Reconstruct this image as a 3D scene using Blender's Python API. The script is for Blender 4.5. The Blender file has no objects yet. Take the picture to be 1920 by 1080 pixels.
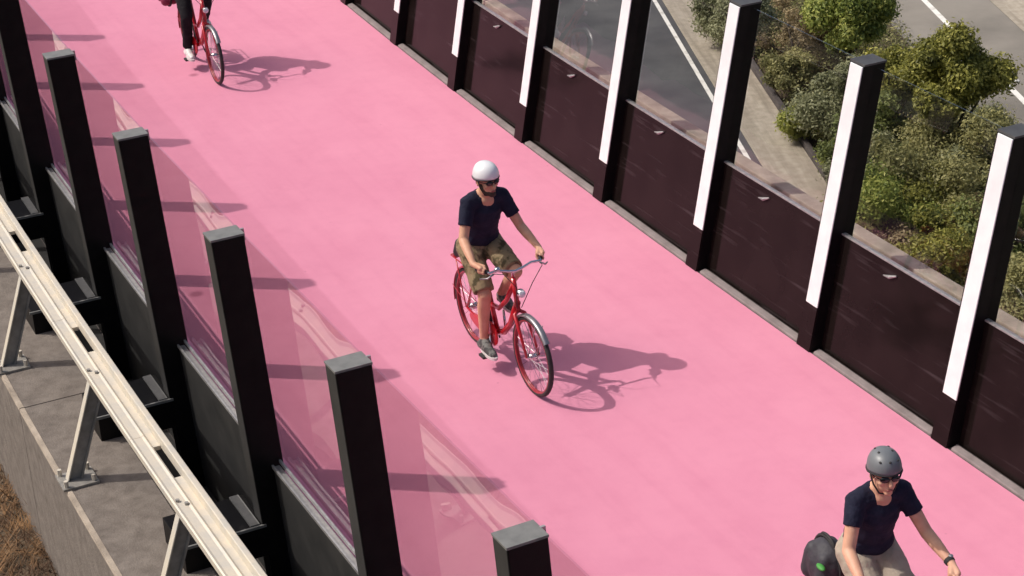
import bpy, bmesh, math, random
import numpy as np
from mathutils import Vector, Matrix, noise

random.seed(7)
rng = np.random.default_rng(7)
SC = bpy.context.scene
COL = SC.collection
PI = math.pi

# ------------------------------------------------------------------ camera
CAM_H, PITCH, ROLL, FPX = 7.89115, 0.44414, 0.05504, 3867.67
cam = bpy.data.cameras.new('camera')
cam.sensor_fit = 'HORIZONTAL'; cam.sensor_width = 36.0
cam.lens = FPX / 1920.0 * 36.0
cam.clip_start = 0.1; cam.clip_end = 3000
camo = bpy.data.objects.new('camera', cam); COL.objects.link(camo)
_f = Vector((0, math.cos(PITCH), -math.sin(PITCH)))
_u0 = Vector((0, math.sin(PITCH), math.cos(PITCH))); _r0 = Vector((1, 0, 0))
_r = _r0 * math.cos(ROLL) - _u0 * math.sin(ROLL)
_u = _r0 * math.sin(ROLL) + _u0 * math.cos(ROLL)
camo.matrix_world = Matrix(((_r.x, _u.x, -_f.x, 0), (_r.y, _u.y, -_f.y, 0), (_r.z, _u.z, -_f.z, CAM_H), (0, 0, 0, 1)))
SC.camera = camo

# ------------------------------------------------------------------ sky, sun, exposure
SUN_EL, SUN_AZ = 0.86078, 0.16621          # shadows run along (cos az, -sin az)
to_sun = Vector((-math.cos(SUN_AZ) * math.cos(SUN_EL), math.sin(SUN_AZ) * math.cos(SUN_EL), math.sin(SUN_EL)))
w = bpy.data.worlds.new('World'); SC.world = w; w.use_nodes = True
nt = w.node_tree; bg = nt.nodes['Background']
sky = nt.nodes.new('ShaderNodeTexSky'); sky.sky_type = 'NISHITA'; sky.sun_disc = False; sky.air_density = 0.8; sky.dust_density = 5.0; sky.ozone_density = 0.6
sky.sun_elevation = SUN_EL; sky.sun_rotation = math.atan2(to_sun.x, to_sun.y)
nt.links.new(sky.outputs[0], bg.inputs[0]); bg.inputs[1].default_value = 0.15
sun = bpy.data.lights.new('sun', 'SUN'); sun.energy = 3.3; sun.angle = math.radians(0.53); sun.color = (1.0, 0.95, 0.88)
suno = bpy.data.objects.new('sun', sun); COL.objects.link(suno)
suno.location = (-20, 20, 40); suno.rotation_euler = to_sun.to_track_quat('Z', 'Y').to_euler()
SC.view_settings.view_transform = 'Standard'; SC.view_settings.look = 'None'
SC.view_settings.exposure = -0.19; SC.view_settings.gamma = 1.0; SC.view_settings.use_curve_mapping = False
SC.cycles.max_bounces = 10; SC.cycles.transparent_max_bounces = 24
SC.cycles.use_denoising = True

# ------------------------------------------------------------------ path frame: t along the path (towards us), n across (to the right), z up
K, PHI, X0, Y0 = 0.0048, 0.41174, 0.91706, 18.39535
CX, CY = X0 + math.cos(PHI) / K, Y0 + math.sin(PHI) / K
def fr(t, n, z=0.0):
    th = PHI + K * t; r = 1 / K - n
    return Vector((CX - r * math.cos(th), CY - r * math.sin(th), z))
def ang(t): return PHI + K * t - PI / 2          # z-rotation of a frame whose x runs along the path and y to the right

# ------------------------------------------------------------------ materials
def ramp_mix(nt, fac, a, b):
    m = nt.nodes.new('ShaderNodeMix'); m.data_type = 'RGBA'
    nt.links.new(fac, m.inputs[0]); m.inputs[6].default_value = (*a, 1); m.inputs[7].default_value = (*b, 1)
    return m
def mapr(nt, v, a, b, c=0., d=1.):
    m = nt.nodes.new('ShaderNodeMapRange'); nt.links.new(v, m.inputs[0])
    for i, x in enumerate((a, b, c, d)): m.inputs[1 + i].default_value = x
    return m.outputs[0]
def noise_tex(nt, scale, detail=6, rough=.55, vec=None):
    n = nt.nodes.new('ShaderNodeTexNoise'); n.inputs['Scale'].default_value = scale
    n.inputs['Detail'].default_value = detail; n.inputs['Roughness'].default_value = rough
    if vec is not None: nt.links.new(vec, n.inputs['Vector'])
    return n.outputs[0]
def mat(name, c, rough=.6, c2=None, scale=6., metal=0., bump=0., bscale=80., spec=.5, coat=0., lo=.35, hi=.65, rvar=0.):
    m = bpy.data.materials.new(name); m.use_nodes = True; nt = m.node_tree
    b = nt.nodes['Principled BSDF']; b.inputs['Base Color'].default_value = (*c, 1)
    b.inputs['Roughness'].default_value = rough; b.inputs['Metallic'].default_value = metal
    b.inputs['Specular IOR Level'].default_value = spec; b.inputs['Coat Weight'].default_value = coat
    tc = nt.nodes.new('ShaderNodeTexCoord')
    if c2 is not None:
        nz = noise_tex(nt, scale, vec=tc.outputs['Object'])
        mx = ramp_mix(nt, mapr(nt, nz, lo, hi), c, c2); nt.links.new(mx.outputs[2], b.inputs['Base Color'])
        if rvar: nt.links.new(mapr(nt, nz, .3, .7, rough - rvar, rough + rvar), b.inputs['Roughness'])
    if bump:
        bp = nt.nodes.new('ShaderNodeBump'); bp.inputs['Strength'].default_value = bump; bp.inputs['Distance'].default_value = .01
        nt.links.new(noise_tex(nt, bscale, 4, .6, tc.outputs['Object']), bp.inputs['Height'])
        nt.links.new(bp.outputs[0], b.inputs['Normal'])
    return m

def pink_mat():
    m = bpy.data.materials.new('pink_surfacing'); m.use_nodes = True; nt = m.node_tree; b = nt.nodes['Principled BSDF']
    tc = nt.nodes.new('ShaderNodeTexCoord'); v = tc.outputs['Object']
    big = noise_tex(nt, .7, 5, .6, v); mid = noise_tex(nt, 5, 6, .65, v); fine = noise_tex(nt, 160, 3, .7, v)
    a = ramp_mix(nt, mapr(nt, big, .32, .68), (.715, .283, .393), (.670, .252, .361))
    # streaky rubbing along the direction of travel
    mp = nt.nodes.new('ShaderNodeMapping'); mp.vector_type = 'TEXTURE'; mp.inputs['Rotation'].default_value = (0, 0, PHI - PI / 2); mp.inputs['Scale'].default_value = (5., .30, 1)
    nt.links.new(v, mp.inputs[0]); st = noise_tex(nt, 1.6, 6, .6, mp.outputs[0])
    def mult(col, fac, dark, lo, hi):
        x = nt.nodes.new('ShaderNodeMix'); x.data_type = 'RGBA'; x.blend_type = 'MULTIPLY'
        nt.links.new(mapr(nt, fac, lo, hi), x.inputs[0]); nt.links.new(col, x.inputs[6]); x.inputs[7].default_value = (*dark, 1)
        return x.outputs[2]
    c = mult(a.outputs[2], mid, (.96, .94, .95), .45, .75)
    c = mult(c, st, (.95, .91, .93), .48, .78)
    c = mult(c, fine, (.90, .84, .87), .50, .80)
    vo = nt.nodes.new('ShaderNodeTexVoronoi'); vo.inputs['Scale'].default_value = .55; nt.links.new(v, vo.inputs['Vector'])
    vo2 = nt.nodes.new('ShaderNodeTexVoronoi'); vo2.inputs['Scale'].default_value = 2.6; nt.links.new(v, vo2.inputs['Vector'])
    c = mult(c, vo2.outputs['Distance'], (.80, .74, .77), .035, .012)     # grit and small stains
    blot = noise_tex(nt, 1.7, 7, .7, v); c = mult(c, blot, (.96, .93, .94), .56, .74)
    c = mult(c, vo.outputs['Distance'], (.62, .55, .58), .045, .02)      # a few dark gum-like spots
    nt.links.new(c, b.inputs['Base Color'])
    b.inputs['Roughness'].default_value = .75; b.inputs['Specular IOR Level'].default_value = .25
    bp = nt.nodes.new('ShaderNodeBump'); bp.inputs['Strength'].default_value = .35; bp.inputs['Distance'].default_value = .004
    nt.links.new(noise_tex(nt, 220, 3, .7, v), bp.inputs['Height']); nt.links.new(bp.outputs[0], b.inputs['Normal'])
    return m
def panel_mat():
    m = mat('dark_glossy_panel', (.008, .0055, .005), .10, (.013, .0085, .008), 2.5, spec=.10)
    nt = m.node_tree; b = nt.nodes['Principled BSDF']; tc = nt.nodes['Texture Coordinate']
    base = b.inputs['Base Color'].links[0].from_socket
    mp = nt.nodes.new('ShaderNodeMapping'); mp.inputs['Scale'].default_value = (.8, 1, 11.); nt.links.new(tc.outputs['Object'], mp.inputs[0])   # pale horizontal streaks painted in as reflections of the left barrier
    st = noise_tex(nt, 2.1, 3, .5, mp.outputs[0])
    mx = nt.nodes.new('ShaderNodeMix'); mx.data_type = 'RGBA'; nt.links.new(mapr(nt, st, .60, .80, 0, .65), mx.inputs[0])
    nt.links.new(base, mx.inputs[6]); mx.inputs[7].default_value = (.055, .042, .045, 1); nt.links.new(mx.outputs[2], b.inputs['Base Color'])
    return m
def verge_mat():
    m = mat('verge_concrete', (.46, .405, .325), .92, (.33, .285, .22), 6, bump=.5, bscale=20, lo=.3, hi=.7)
    nt = m.node_tree; b = nt.nodes['Principled BSDF']; tc = nt.nodes['Texture Coordinate']; base = b.inputs['Base Color'].links[0].from_socket
    mp = nt.nodes.new('ShaderNodeMapping'); mp.vector_type = 'TEXTURE'; mp.inputs['Rotation'].default_value = (0, 0, .09); mp.inputs['Scale'].default_value = (.28, 5, 1)
    nt.links.new(tc.outputs['Object'], mp.inputs[0]); st = noise_tex(nt, 1.3, 6, .65, mp.outputs[0])
    mx = nt.nodes.new('ShaderNodeMix'); mx.data_type = 'RGBA'; nt.links.new(mapr(nt, st, .42, .72, 0, .75), mx.inputs[0])
    nt.links.new(base, mx.inputs[6]); mx.inputs[7].default_value = (.19, .16, .12, 1); nt.links.new(mx.outputs[2], b.inputs['Base Color'])
    return m
def glass_mat(name, tint, wav=.02, ior=1.5, gain=1.2):
    m = bpy.data.materials.new(name); m.use_nodes = True; nt = m.node_tree
    nt.nodes.remove(nt.nodes['Principled BSDF']); out = nt.nodes['Material Output']
    tr = nt.nodes.new('ShaderNodeBsdfTransparent'); tr.inputs[0].default_value = (*tint, 1)
    gl = nt.nodes.new('ShaderNodeBsdfGlossy'); gl.inputs['Roughness'].default_value = .015; gl.inputs[0].default_value = (1, 1, 1, 1)
    tc = nt.nodes.new('ShaderNodeTexCoord')
    bp = nt.nodes.new('ShaderNodeBump'); bp.inputs['Strength'].default_value = 1.0; bp.inputs['Distance'].default_value = wav
    nt.links.new(noise_tex(nt, 1.1, 1, .4, tc.outputs['Object']), bp.inputs['Height']); nt.links.new(bp.outputs[0], gl.inputs['Normal'])
    fre = nt.nodes.new('ShaderNodeFresnel'); fre.inputs[0].default_value = ior
    geo = nt.nodes.new('ShaderNodeNewGeometry'); inv = nt.nodes.new('ShaderNodeMath'); inv.operation = 'SUBTRACT'; inv.inputs[0].default_value = 1
    nt.links.new(geo.outputs['Backfacing'], inv.inputs[1])
    mu = nt.nodes.new('ShaderNodeMath'); mu.operation = 'MULTIPLY'; nt.links.new(fre.outputs[0], mu.inputs[0]); nt.links.new(inv.outputs[0], mu.inputs[1])
    mu2 = nt.nodes.new('ShaderNodeMath'); mu2.operation = 'MULTIPLY'; mu2.inputs[1].default_value = gain; nt.links.new(mu.outputs[0], mu2.inputs[0])
    mx = nt.nodes.new('ShaderNodeMixShader'); nt.links.new(mu2.outputs[0], mx.inputs[0]); nt.links.new(tr.outputs[0], mx.inputs[1]); nt.links.new(gl.outputs[0], mx.inputs[2])
    nt.links.new(mx.outputs[0], out.inputs[0])
    return m
def leaf_mat(name, c1, c2, c3):
    m = bpy.data.materials.new(name); m.use_nodes = True; nt = m.node_tree; b = nt.nodes['Principled BSDF']; out = nt.nodes['Material Output']
    at = nt.nodes.new('ShaderNodeAttribute'); at.attribute_name = 'leaf_tone'
    cr = nt.nodes.new('ShaderNodeValToRGB'); e = cr.color_ramp.elements
    e[0].position = .1; e[0].color = (*c1, 1); e[1].position = .9; e[1].color = (*c3, 1); x = e.new(.5); x.color = (*c2, 1)
    nt.links.new(at.outputs['Fac'], cr.inputs[0]); nt.links.new(cr.outputs[0], b.inputs['Base Color'])
    b.inputs['Roughness'].default_value = .55; b.inputs['Specular IOR Level'].default_value = .3
    tl = nt.nodes.new('ShaderNodeBsdfTranslucent'); nt.links.new(cr.outputs[0], tl.inputs[0])
    mx = nt.nodes.new('ShaderNodeMixShader'); mx.inputs[0].default_value = .34
    nt.links.new(b.outputs[0], mx.inputs[1]); nt.links.new(tl.outputs[0], mx.inputs[2]); nt.links.new(mx.outputs[0], out.inputs[0])
    return m

M = dict(
    pink=pink_mat(),
    black_steel=mat('black_steel', (.0045, .004, .0045), .45, (.008, .007, .007), 9, spec=.14, bump=.05, bscale=50),
    charcoal=mat('charcoal_steel', (.024, .024, .024), .5, (.036, .035, .034), 5, spec=.3, bump=.06, bscale=60),
    cap=mat('grey_cap', (.15, .15, .142), .5, (.20, .198, .188), 14),
    dark_cap=mat('dark_grey_cap', (.05, .05, .052), .5, (.07, .07, .07), 14),
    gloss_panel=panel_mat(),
    white_strip=mat('white_diffuser', (.80, .81, .80), .35, (.70, .71, .72), 6, lo=.4, hi=.75),
    alu=mat('aluminium_trim', (.42, .41, .40), .4, (.30, .29, .29), 20, metal=.5),
    kerb=mat('kerb_concrete', (.27, .225, .22), .85, (.19, .155, .15), 7, bump=.3, bscale=90),
    concrete=mat('weathered_concrete', (.205, .175, .15), .9, (.115, .095, .080), 11, bump=.6, bscale=60, lo=.28, hi=.75),
    pale_concrete=mat('pale_concrete', (.44, .37, .295), .9, (.26, .215, .17), 4, bump=.4, bscale=50),
    brown_concrete=mat('brown_concrete', (.30, .235, .20), .9, (.20, .155, .135), 3, bump=.4, bscale=50),
    slab=mat('slab_concrete', (.10, .085, .08), .9, (.06, .05, .048), 2),
    galv=mat('galvanised_steel', (.66, .585, .465), .5, (.52, .49, .43), 7, metal=.15, bump=.1, bscale=60, rvar=.1),
    galv_dark=mat('dull_galvanised_steel', (.35, .33, .30), .55, (.22, .21, .19), 9, metal=.3),
    dark_asphalt=mat('dark_asphalt', (.062, .062, .066), .9, (.10, .10, .10), .9, bump=.4, bscale=60),
    asphalt=mat('motorway_asphalt', (.165, .15, .128), .9, (.26, .235, .20), .45, bump=.4, bscale=60),
    verge=verge_mat(),
    paint=mat('road_paint', (.80, .78, .72), .7, (.38, .36, .32), 3.5, lo=.5, hi=.78),
    soil=mat('leaf_litter_soil', (.07, .05, .032), .95, (.13, .095, .06), 3, bump=.8, bscale=25),
    ground=mat('earth', (.12, .10, .07), .95, (.07, .075, .035), .3, bump=.5, bscale=9),
    straw=mat('dry_straw', (.30, .165, .07), .85, (.075, .038, .018), 3.5, lo=.4, hi=.6),
    glass=glass_mat('barrier_glass', (.945, .915, .915), .011, gain=1.0),
    glass_r=glass_mat('clear_barrier_glass', (.96, .96, .96), .010, gain=1.25),
    bark=mat('bark', (.09, .07, .05), .9, (.05, .04, .03), 12, bump=.6, bscale=40),
    red=mat('red_paint', (.52, .008, .016), .28, (.42, .006, .013), 5, coat=.6),
    chrome=mat('chrome', (.75, .75, .76), .18, (.62, .62, .63), 9, metal=1.),
    silver=mat('brushed_alloy', (.40, .39, .40), .38, (.30, .29, .30), 20, metal=.8),
    rim=mat('red_rim', (.34, .02, .03), .35, (.26, .012, .02), 8, coat=.4),
    rubber=mat('black_rubber', (.018, .017, .018), .75, (.03, .028, .027), 20),
    leather=mat('black_vinyl', (.02, .019, .02), .5, (.03, .03, .03), 15, bump=.2, bscale=60),
    skin=mat('skin', (.66, .37, .245), .55, (.58, .30, .19), 14, spec=.35, bump=.08, bscale=120),
    skin2=mat('fair_skin', (.70, .40, .275), .55, (.62, .32, .21), 14, spec=.35, bump=.08, bscale=120),
    navy=mat('navy_cotton', (.013, .014, .030), .85, (.020, .021, .042), 18, bump=.5, bscale=50, spec=.2),
    camo=mat('camouflage_cotton', (.27, .205, .12), .9, (.085, .070, .038), 13, bump=.5, bscale=45, lo=.50, hi=.60, spec=.15),
    beige=mat('beige_cotton', (.45, .385, .31), .9, (.36, .30, .235), 9, bump=.5, bscale=45, spec=.15),
    black_cloth=mat('black_denim', (.014, .013, .016), .9, (.024, .022, .025), 16, bump=.4, bscale=60, spec=.15),
    grey_cloth=mat('grey_knit', (.26, .25, .255), .9, (.19, .185, .19), 20, bump=.4, bscale=60),
    crimson=mat('crimson_nylon', (.30, .035, .085), .6, (.22, .022, .06), 10, bump=.3, bscale=40),
    bagcloth=mat('slate_nylon', (.028, .026, .033), .65, (.045, .042, .052), 11, bump=.4, bscale=40),
    green=mat('green_nylon', (.06, .32, .05), .6, (.05, .25, .04), 11),
    white_shell=mat('white_helmet_shell', (.82, .82, .82), .3, (.76, .76, .77), 6, coat=.4),
    grey_shell=mat('grey_helmet_shell', (.155, .165, .175), .42, (.125, .135, .145), 7),
    dark_lens=mat('dark_lens', (.006, .006, .007), .08, spec=.6),
    hair=mat('brown_hair', (.035, .02, .012), .7, (.05, .03, .018), 60, bump=.6, bscale=90),
    lip=mat('lips', (.34, .11, .09), .5),
    white_leather=mat('white_shoe_leather', (.74, .72, .70), .5, (.62, .60, .58), 12),
    shoe_grey=mat('grey_shoe_fabric', (.16, .16, .15), .8, (.05, .05, .05), 22, lo=.45, hi=.55),
    reflector=mat('lamp_lens', (.75, .75, .78), .1, coat=.6),
)

# ------------------------------------------------------------------ mesh builder
class MB:
    def __init__(s): s.v = []; s.f = []
    def add(s, vs, fs):
        o = len(s.v); s.v += [tuple(v) for v in vs]; s.f += [tuple(i + o for i in f) for f in fs]; return s
    def hexa(s, p):      # p: 8 points, bottom 4 counter-clockwise, then top 4
        return s.add(p, [(3, 2, 1, 0), (4, 5, 6, 7), (0, 1, 5, 4), (1, 2, 6, 5), (2, 3, 7, 6), (3, 0, 4, 7)])
    def box(s, x0, x1, y0, y1, z0, z1, lean=0.0, lx=0.0):
        q = lambda x, y, z: (x + lx * z, y + lean * z, z)
        return s.hexa([q(x0, y0, z0), q(x1, y0, z0), q(x1, y1, z0), q(x0, y1, z0), q(x0, y0, z1), q(x1, y0, z1), q(x1, y1, z1), q(x0, y1, z1)])
    def sweep(s, t0, t1, prof, step=1.0):      # closed profile of (n, z), swept along the path
        n = max(1, int(round((t1 - t0) / step))); m = len(prof); vs = []; fs = []
        for i in range(n + 1):
            t = t0 + (t1 - t0) * i / n
            vs += [fr(t, a, b) for a, b in prof]
        for i in range(n):
            for j in range(m):
                a = i * m + j; b = i * m + (j + 1) % m; fs.append((a, b, b + m, a + m))
        fs.append(tuple(range(m - 1, -1, -1))); fs.append(tuple(n * m + j for j in range(m)))
        return s.add(vs, fs)
    def tube(s, pts, r, seg=8, closed=False):
        pts = [Vector(p) for p in pts]; n = len(pts); rr = r if isinstance(r, (list, tuple)) else [r] * n
        vs = []; fs = []; up = None
        for i, p in enumerate(pts):
            if closed: d = pts[(i + 1) % n] - pts[i - 1]
            else: d = pts[min(i + 1, n - 1)] - pts[max(i - 1, 0)]
            d.normalize()
            if up is None: up = Vector((0, 0, 1)) if abs(d.z) < .9 else Vector((0, 1, 0))
            a = d.cross(up).normalized(); b = a.cross(d).normalized(); up = b
            for k in range(seg):
                th = 2 * PI * k / seg; vs.append(p + (a * math.cos(th) + b * math.sin(th)) * rr[i])
        for i in range(n if closed else n - 1):
            for k in range(seg):
                a = i * seg + k; b = i * seg + (k + 1) % seg; j = (i + 1) % n
                fs.append((a, b, j * seg + (k + 1) % seg, j * seg + k))
        if not closed: fs.append(tuple(range(seg - 1, -1, -1))); fs.append(tuple((n - 1) * seg + k for k in range(seg)))
        return s.add(vs, fs)
    def cap(s, p0, p1, r0, r1, seg=14, flat0=False, flat1=False, sq=1.0, side=None):     # tapered capsule; sq flattens it across `side`
        p0, p1 = Vector(p0), Vector(p1); d = (p1 - p0).normalized()
        if side is None: side = Vector((0, 1, 0)) if abs(d.y) < .9 else Vector((1, 0, 0))
        b = (Vector(side) - d * d.dot(Vector(side))).normalized(); a = d.cross(b)
        rings = []
        if not flat0: rings += [(p0 - d * r0 * math.sin(x), r0 * math.cos(x)) for x in (1.45, 1.0, .5)]
        rings += [(p0, r0), ((p0 + p1) / 2, (r0 + r1) / 2), (p1, r1)]
        if not flat1: rings += [(p1 + d * r1 * math.sin(x), r1 * math.cos(x)) for x in (.5, 1.0, 1.45)]
        vs = []; fs = []
        for c, r in rings:
            for k in range(seg):
                th = 2 * PI * k / seg; vs.append(c + a * math.cos(th) * r * sq + b * math.sin(th) * r)
        for i in range(len(rings) - 1):
            for k in range(seg):
                x = i * seg + k; y = i * seg + (k + 1) % seg; fs.append((x, y, y + seg, x + seg))
        fs.append(tuple(range(seg - 1, -1, -1))); fs.append(tuple((len(rings) - 1) * seg + k for k in range(seg)))
        return s.add(vs, fs)
    def ell(s, c, r, mtx=None, seg=16, rings=10, z0=-1., z1=1.):
        c = Vector(c); vs = []; fs = []
        a0, a1 = math.asin(max(-1, z0)), math.asin(min(1, z1))
        for i in range(rings + 1):
            la = a0 + (a1 - a0) * i / rings; la = max(-1.53, min(1.53, la))
            for k in range(seg):
                th = 2 * PI * k / seg
                p = Vector((math.cos(la) * math.cos(th) * r[0], math.cos(la) * math.sin(th) * r[1], math.sin(la) * r[2]))
                vs.append(c + (mtx @ p if mtx else p))
        for i in range(rings):
            for k in range(seg):
                x = i * seg + k; y = i * seg + (k + 1) % seg; fs.append((x, y, y + seg, x + seg))
        fs.append(tuple(range(seg - 1, -1, -1))); fs.append(tuple(rings * seg + k for k in range(seg)))
        return s.add(vs, fs)
    def xf(s, mtx): s.v = [tuple(mtx @ Vector(v)) for v in s.v]; return s
    def mesh(s, name, m, smooth=False):
        me = bpy.data.meshes.new(name); me.from_pydata(s.v, [], s.f); me.update()
        bm = bmesh.new(); bm.from_mesh(me); bmesh.ops.recalc_face_normals(bm, faces=bm.faces); bm.to_mesh(me); bm.free()
        me.materials.append(m)
        if smooth: me.shade_smooth()
        return me
    def build(s, name, m, parent=None, smooth=False, bevel=0., rel=None):
        if rel is not None: s.v = [tuple(Vector(v) - Vector(rel)) for v in s.v]
        return link(name, s.mesh(name, m, smooth), parent, bevel=bevel)
def link(name, me, parent=None, loc=None, rz=0., bevel=0.):
    o = bpy.data.objects.new(name, me); COL.objects.link(o); o.parent = parent
    if loc is not None: o.location = loc
    if rz: o.rotation_euler = (0, 0, rz)
    if bevel:
        b = o.modifiers.new('bevel', 'BEVEL'); b.width = bevel; b.segments = 2; b.limit_method = 'ANGLE'; b.angle_limit = .6
    return o
def tag(o, label=None, cat=None, group=None, kind=None):
    if label: o['label'] = label
    if cat: o['category'] = cat
    if group: o['group'] = group
    if kind: o['kind'] = kind
    return o
def thing(name, label, cat, loc=(0, 0, 0), rz=0., group=None):
    o = bpy.data.objects.new(name, None); COL.objects.link(o); o.location = loc; o.rotation_euler = (0, 0, rz); o.empty_display_size = .2
    return tag(o, label, cat, group)
def remeshed(mb, voxel, smooth=6, disp=0., dsize=.1):
    """one continuous skin around overlapping volumes"""
    me = mb.mesh('tmp', M['skin']); o = bpy.data.objects.new('tmp', me); COL.objects.link(o)
    r = o.modifiers.new('r', 'REMESH'); r.mode = 'VOXEL'; r.voxel_size = voxel
    sm = o.modifiers.new('s', 'SMOOTH'); sm.factor = .5; sm.iterations = smooth
    if disp:
        tx = bpy.data.textures.new('folds', 'CLOUDS'); tx.noise_scale = dsize; tx.noise_depth = 2
        d = o.modifiers.new('d', 'DISPLACE'); d.texture = tx; d.strength = disp; d.mid_level = .5
    dg = bpy.context.evaluated_depsgraph_get(); dg.update()
    out = bpy.data.meshes.new_from_object(o.evaluated_get(dg)); bpy.data.objects.remove(o)
    return out
def skin_part(mb, name, m, parent, voxel=.007, smooth=6, disp=0., dsize=.1):
    me = remeshed(mb, voxel, smooth, disp, dsize); me.materials.clear(); me.materials.append(m); me.shade_smooth()
    return link(name, me, parent)

# ================================================================== THE SETTING
T0, T1 = -34., 22.
tag(MB().sweep(T0, T1, [(-4.97, -.10), (.0, -.10), (.0, 0.), (-4.97, 0.)]).build('cycle_path', M['pink']), kind='structure')
tag(MB().sweep(T0, T1, [(-5.5, -.9), (.98, -.9), (.98, -.104), (-5.5, -.104)]).build('bridge_deck', M['slab']), kind='structure')

# lower ground and the two carriageways (they run almost straight away from us)
RD = math.atan2(.09, 1.0)
ZL = -8.0
def road_strip(a0, a1, z, name, m, b0=-150, b1=260, kind='structure'):
    # a: metres to the right of a reference line through (4.25, 45.5), b: metres along it
    c, s_ = math.cos(RD), math.sin(RD)
    P = lambda a, b: (4.25 + a * c + (-b) * 0 - b * s_ * 1.0, 45.5 + a * s_ + b * c, z)
    o = MB().add([P(a0, b0), P(a1, b0), P(a1, b1), P(a0, b1)], [(0, 1, 2, 3)]).build(name, m)
    if kind: tag(o, kind=kind)
    return o
g = MB().add([(-600, -300, ZL - .02), (600, -300, ZL - .02), (600, 1200, ZL - .02), (-600, 1200, ZL - .02)], [(0, 1, 2, 3)]).build('ground', M['ground'])
tag(g, kind='structure')
road_strip(-14, .28, ZL - .004, 'road', M['dark_asphalt'])
road_strip(5.2, 8.0, ZL - .004, 'road', M['asphalt'])
# shoulder with a raised kerb on the planted side
def road_box(a0, a1, z0, z1, name, m, b0=-60, b1=120):
    c, s_ = math.cos(RD), math.sin(RD); P = lambda a, b, z: (4.25 + a * c - b * s_, 45.5 + a * s_ + b * c, z)
    o = MB().hexa([P(a0, b0, z0), P(a1, b0, z0), P(a1, b1, z0), P(a0, b1, z0), P(a0, b0, z1), P(a1, b0, z1), P(a1, b1, z1), P(a0, b1, z1)]).build(name, m, bevel=.01)
    return tag(o, kind='structure')
road_box(.28, 1.30, ZL - .3, ZL + .03, 'shoulder', M['verge'])
road_box(1.304, 1.42, ZL - .3, ZL + .16, 'kerb', M['slab'])
road_strip(1.42, 5.2, ZL + .01, 'planting_bed', M['soil'])
road_strip(8.0, 30, ZL + .004, 'far_verge', M['verge'])
tag(road_strip(.04, .14, ZL + .002, 'edge_line', M['paint'], kind=None), 'white painted line beside the pale shoulder of the lower road', 'road marking')
tag(road_strip(6.42, 6.56, ZL + .002, 'edge_line', M['paint'], kind=None), 'white painted line along the far road beyond the shrubs', 'road marking')
# raised stud on the far road
c_, s_ = math.cos(RD), math.sin(RD)
st = MB().ell((4.25 + 6.75 * c_ + 3.6 * s_, 45.5 + 6.75 * s_ - 3.6 * c_, ZL), (.07, .07, .035), z0=0.)
tag(st.build('road_stud', M['paint'], smooth=True), 'small white stud on the far road beside its white line', 'road stud')

# bank on the left under the old kerb
def bank():
    vs = []; fs = []; ns = 18; ts = 40
    for i in range(ts + 1):
        for j in range(ns + 1):
            t = -25 + 50 * i / ts; n = -5.6 - 20 * (j / ns) ** 1.6
            z = -.62 - .22 * (-5.6 - n) + .18 * noise.noise((t * .6, n * .6, 0))
            vs.append(fr(t, n, z))
    for i in range(ts):
        for j in range(ns):
            a = i * (ns + 1) + j; fs.append((a, a + 1, a + ns + 2, a + ns + 1))
    # skirt down to the lower ground
    b0 = len(vs)
    for i in range(ts + 1): vs.append(fr(-25 + 50 * i / ts, -5.6, ZL - 1))
    for i in range(ts): fs.append((i * (ns + 1), (i + 1) * (ns + 1), b0 + i + 1, b0 + i))
    return tag(MB().add(vs, fs).build('bank', M['soil'], smooth=True), kind='structure')
bank()
def straw():
    N = 22000; vs = np.zeros((N, 3, 3)); 
    for i in range(N):
        t = random.uniform(-3.5, 5.5); n = random.uniform(-8.6, -5.9)
        b = fr(t, n, -.62 - .22 * (-5.6 - n) + .18 * noise.noise((t * .6, n * .6, 0)))
        cl = noise.noise((b.x * 2.2, b.y * 2.2, 4.)); L = random.uniform(.10, .30) * (1 + .9 * cl)
        a = random.uniform(0, 2 * PI); tilt = random.uniform(.75, 1.5); wd = random.uniform(.003, .008)
        d = Vector((math.cos(a) * math.sin(tilt), math.sin(a) * math.sin(tilt), math.cos(tilt))); sd = Vector((-math.sin(a), math.cos(a), 0)) * wd
        vs[i, 0] = b - sd; vs[i, 1] = b + sd; vs[i, 2] = b + d * L + Vector((0, 0, random.uniform(0, .03)))
    me = bpy.data.meshes.new('straw'); v = vs.reshape(-1, 3)
    me.from_pydata(v.tolist(), [], [(3 * i, 3 * i + 1, 3 * i + 2) for i in range(N)]); me.materials.append(M['straw'])
    tag(link('dry_grass', me), 'matted dry brown grass below the old concrete kerb', 'grass', kind='stuff')
straw()

# ------------------------------------------------------------------ old concrete kerb, left, and old parapet, right
kl = fr(3, -5.8, 0)
wall_l = thing('concrete_kerb_wall', 'weathered grey brown concrete kerb wall carrying the pale galvanised guardrail', 'concrete wall', kl)
for i in range(-5, 6):                                   # cast in lengths with open joints
    a, b = 2.2 + i * 4.0, 2.2 + (i + 1) * 4.0 - .012
    MB().sweep(a, b, [(-6.14, -1.8), (-5.52, -1.8), (-5.52, .46), (-5.56, .5), (-6.115, .5), (-6.14, .475)]).build('wall_length', M['concrete'], wall_l, rel=kl)
lip = MB()
for i in range(-5, 6):
    a, b = 2.2 + i * 4.0, 2.2 + (i + 1) * 4.0 - .012
    lip.sweep(a, b, [(-6.142, .478), (-6.104, .478), (-6.104, .504), (-6.136, .504)])
lip.build('edge_lip', M['pale_concrete'], wall_l, rel=kl)
kr = fr(3, .8, 0)
wall_r = thing('concrete_parapet', 'old low pale concrete parapet running outside the glass barrier with white posts', 'parapet', kr)
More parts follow.
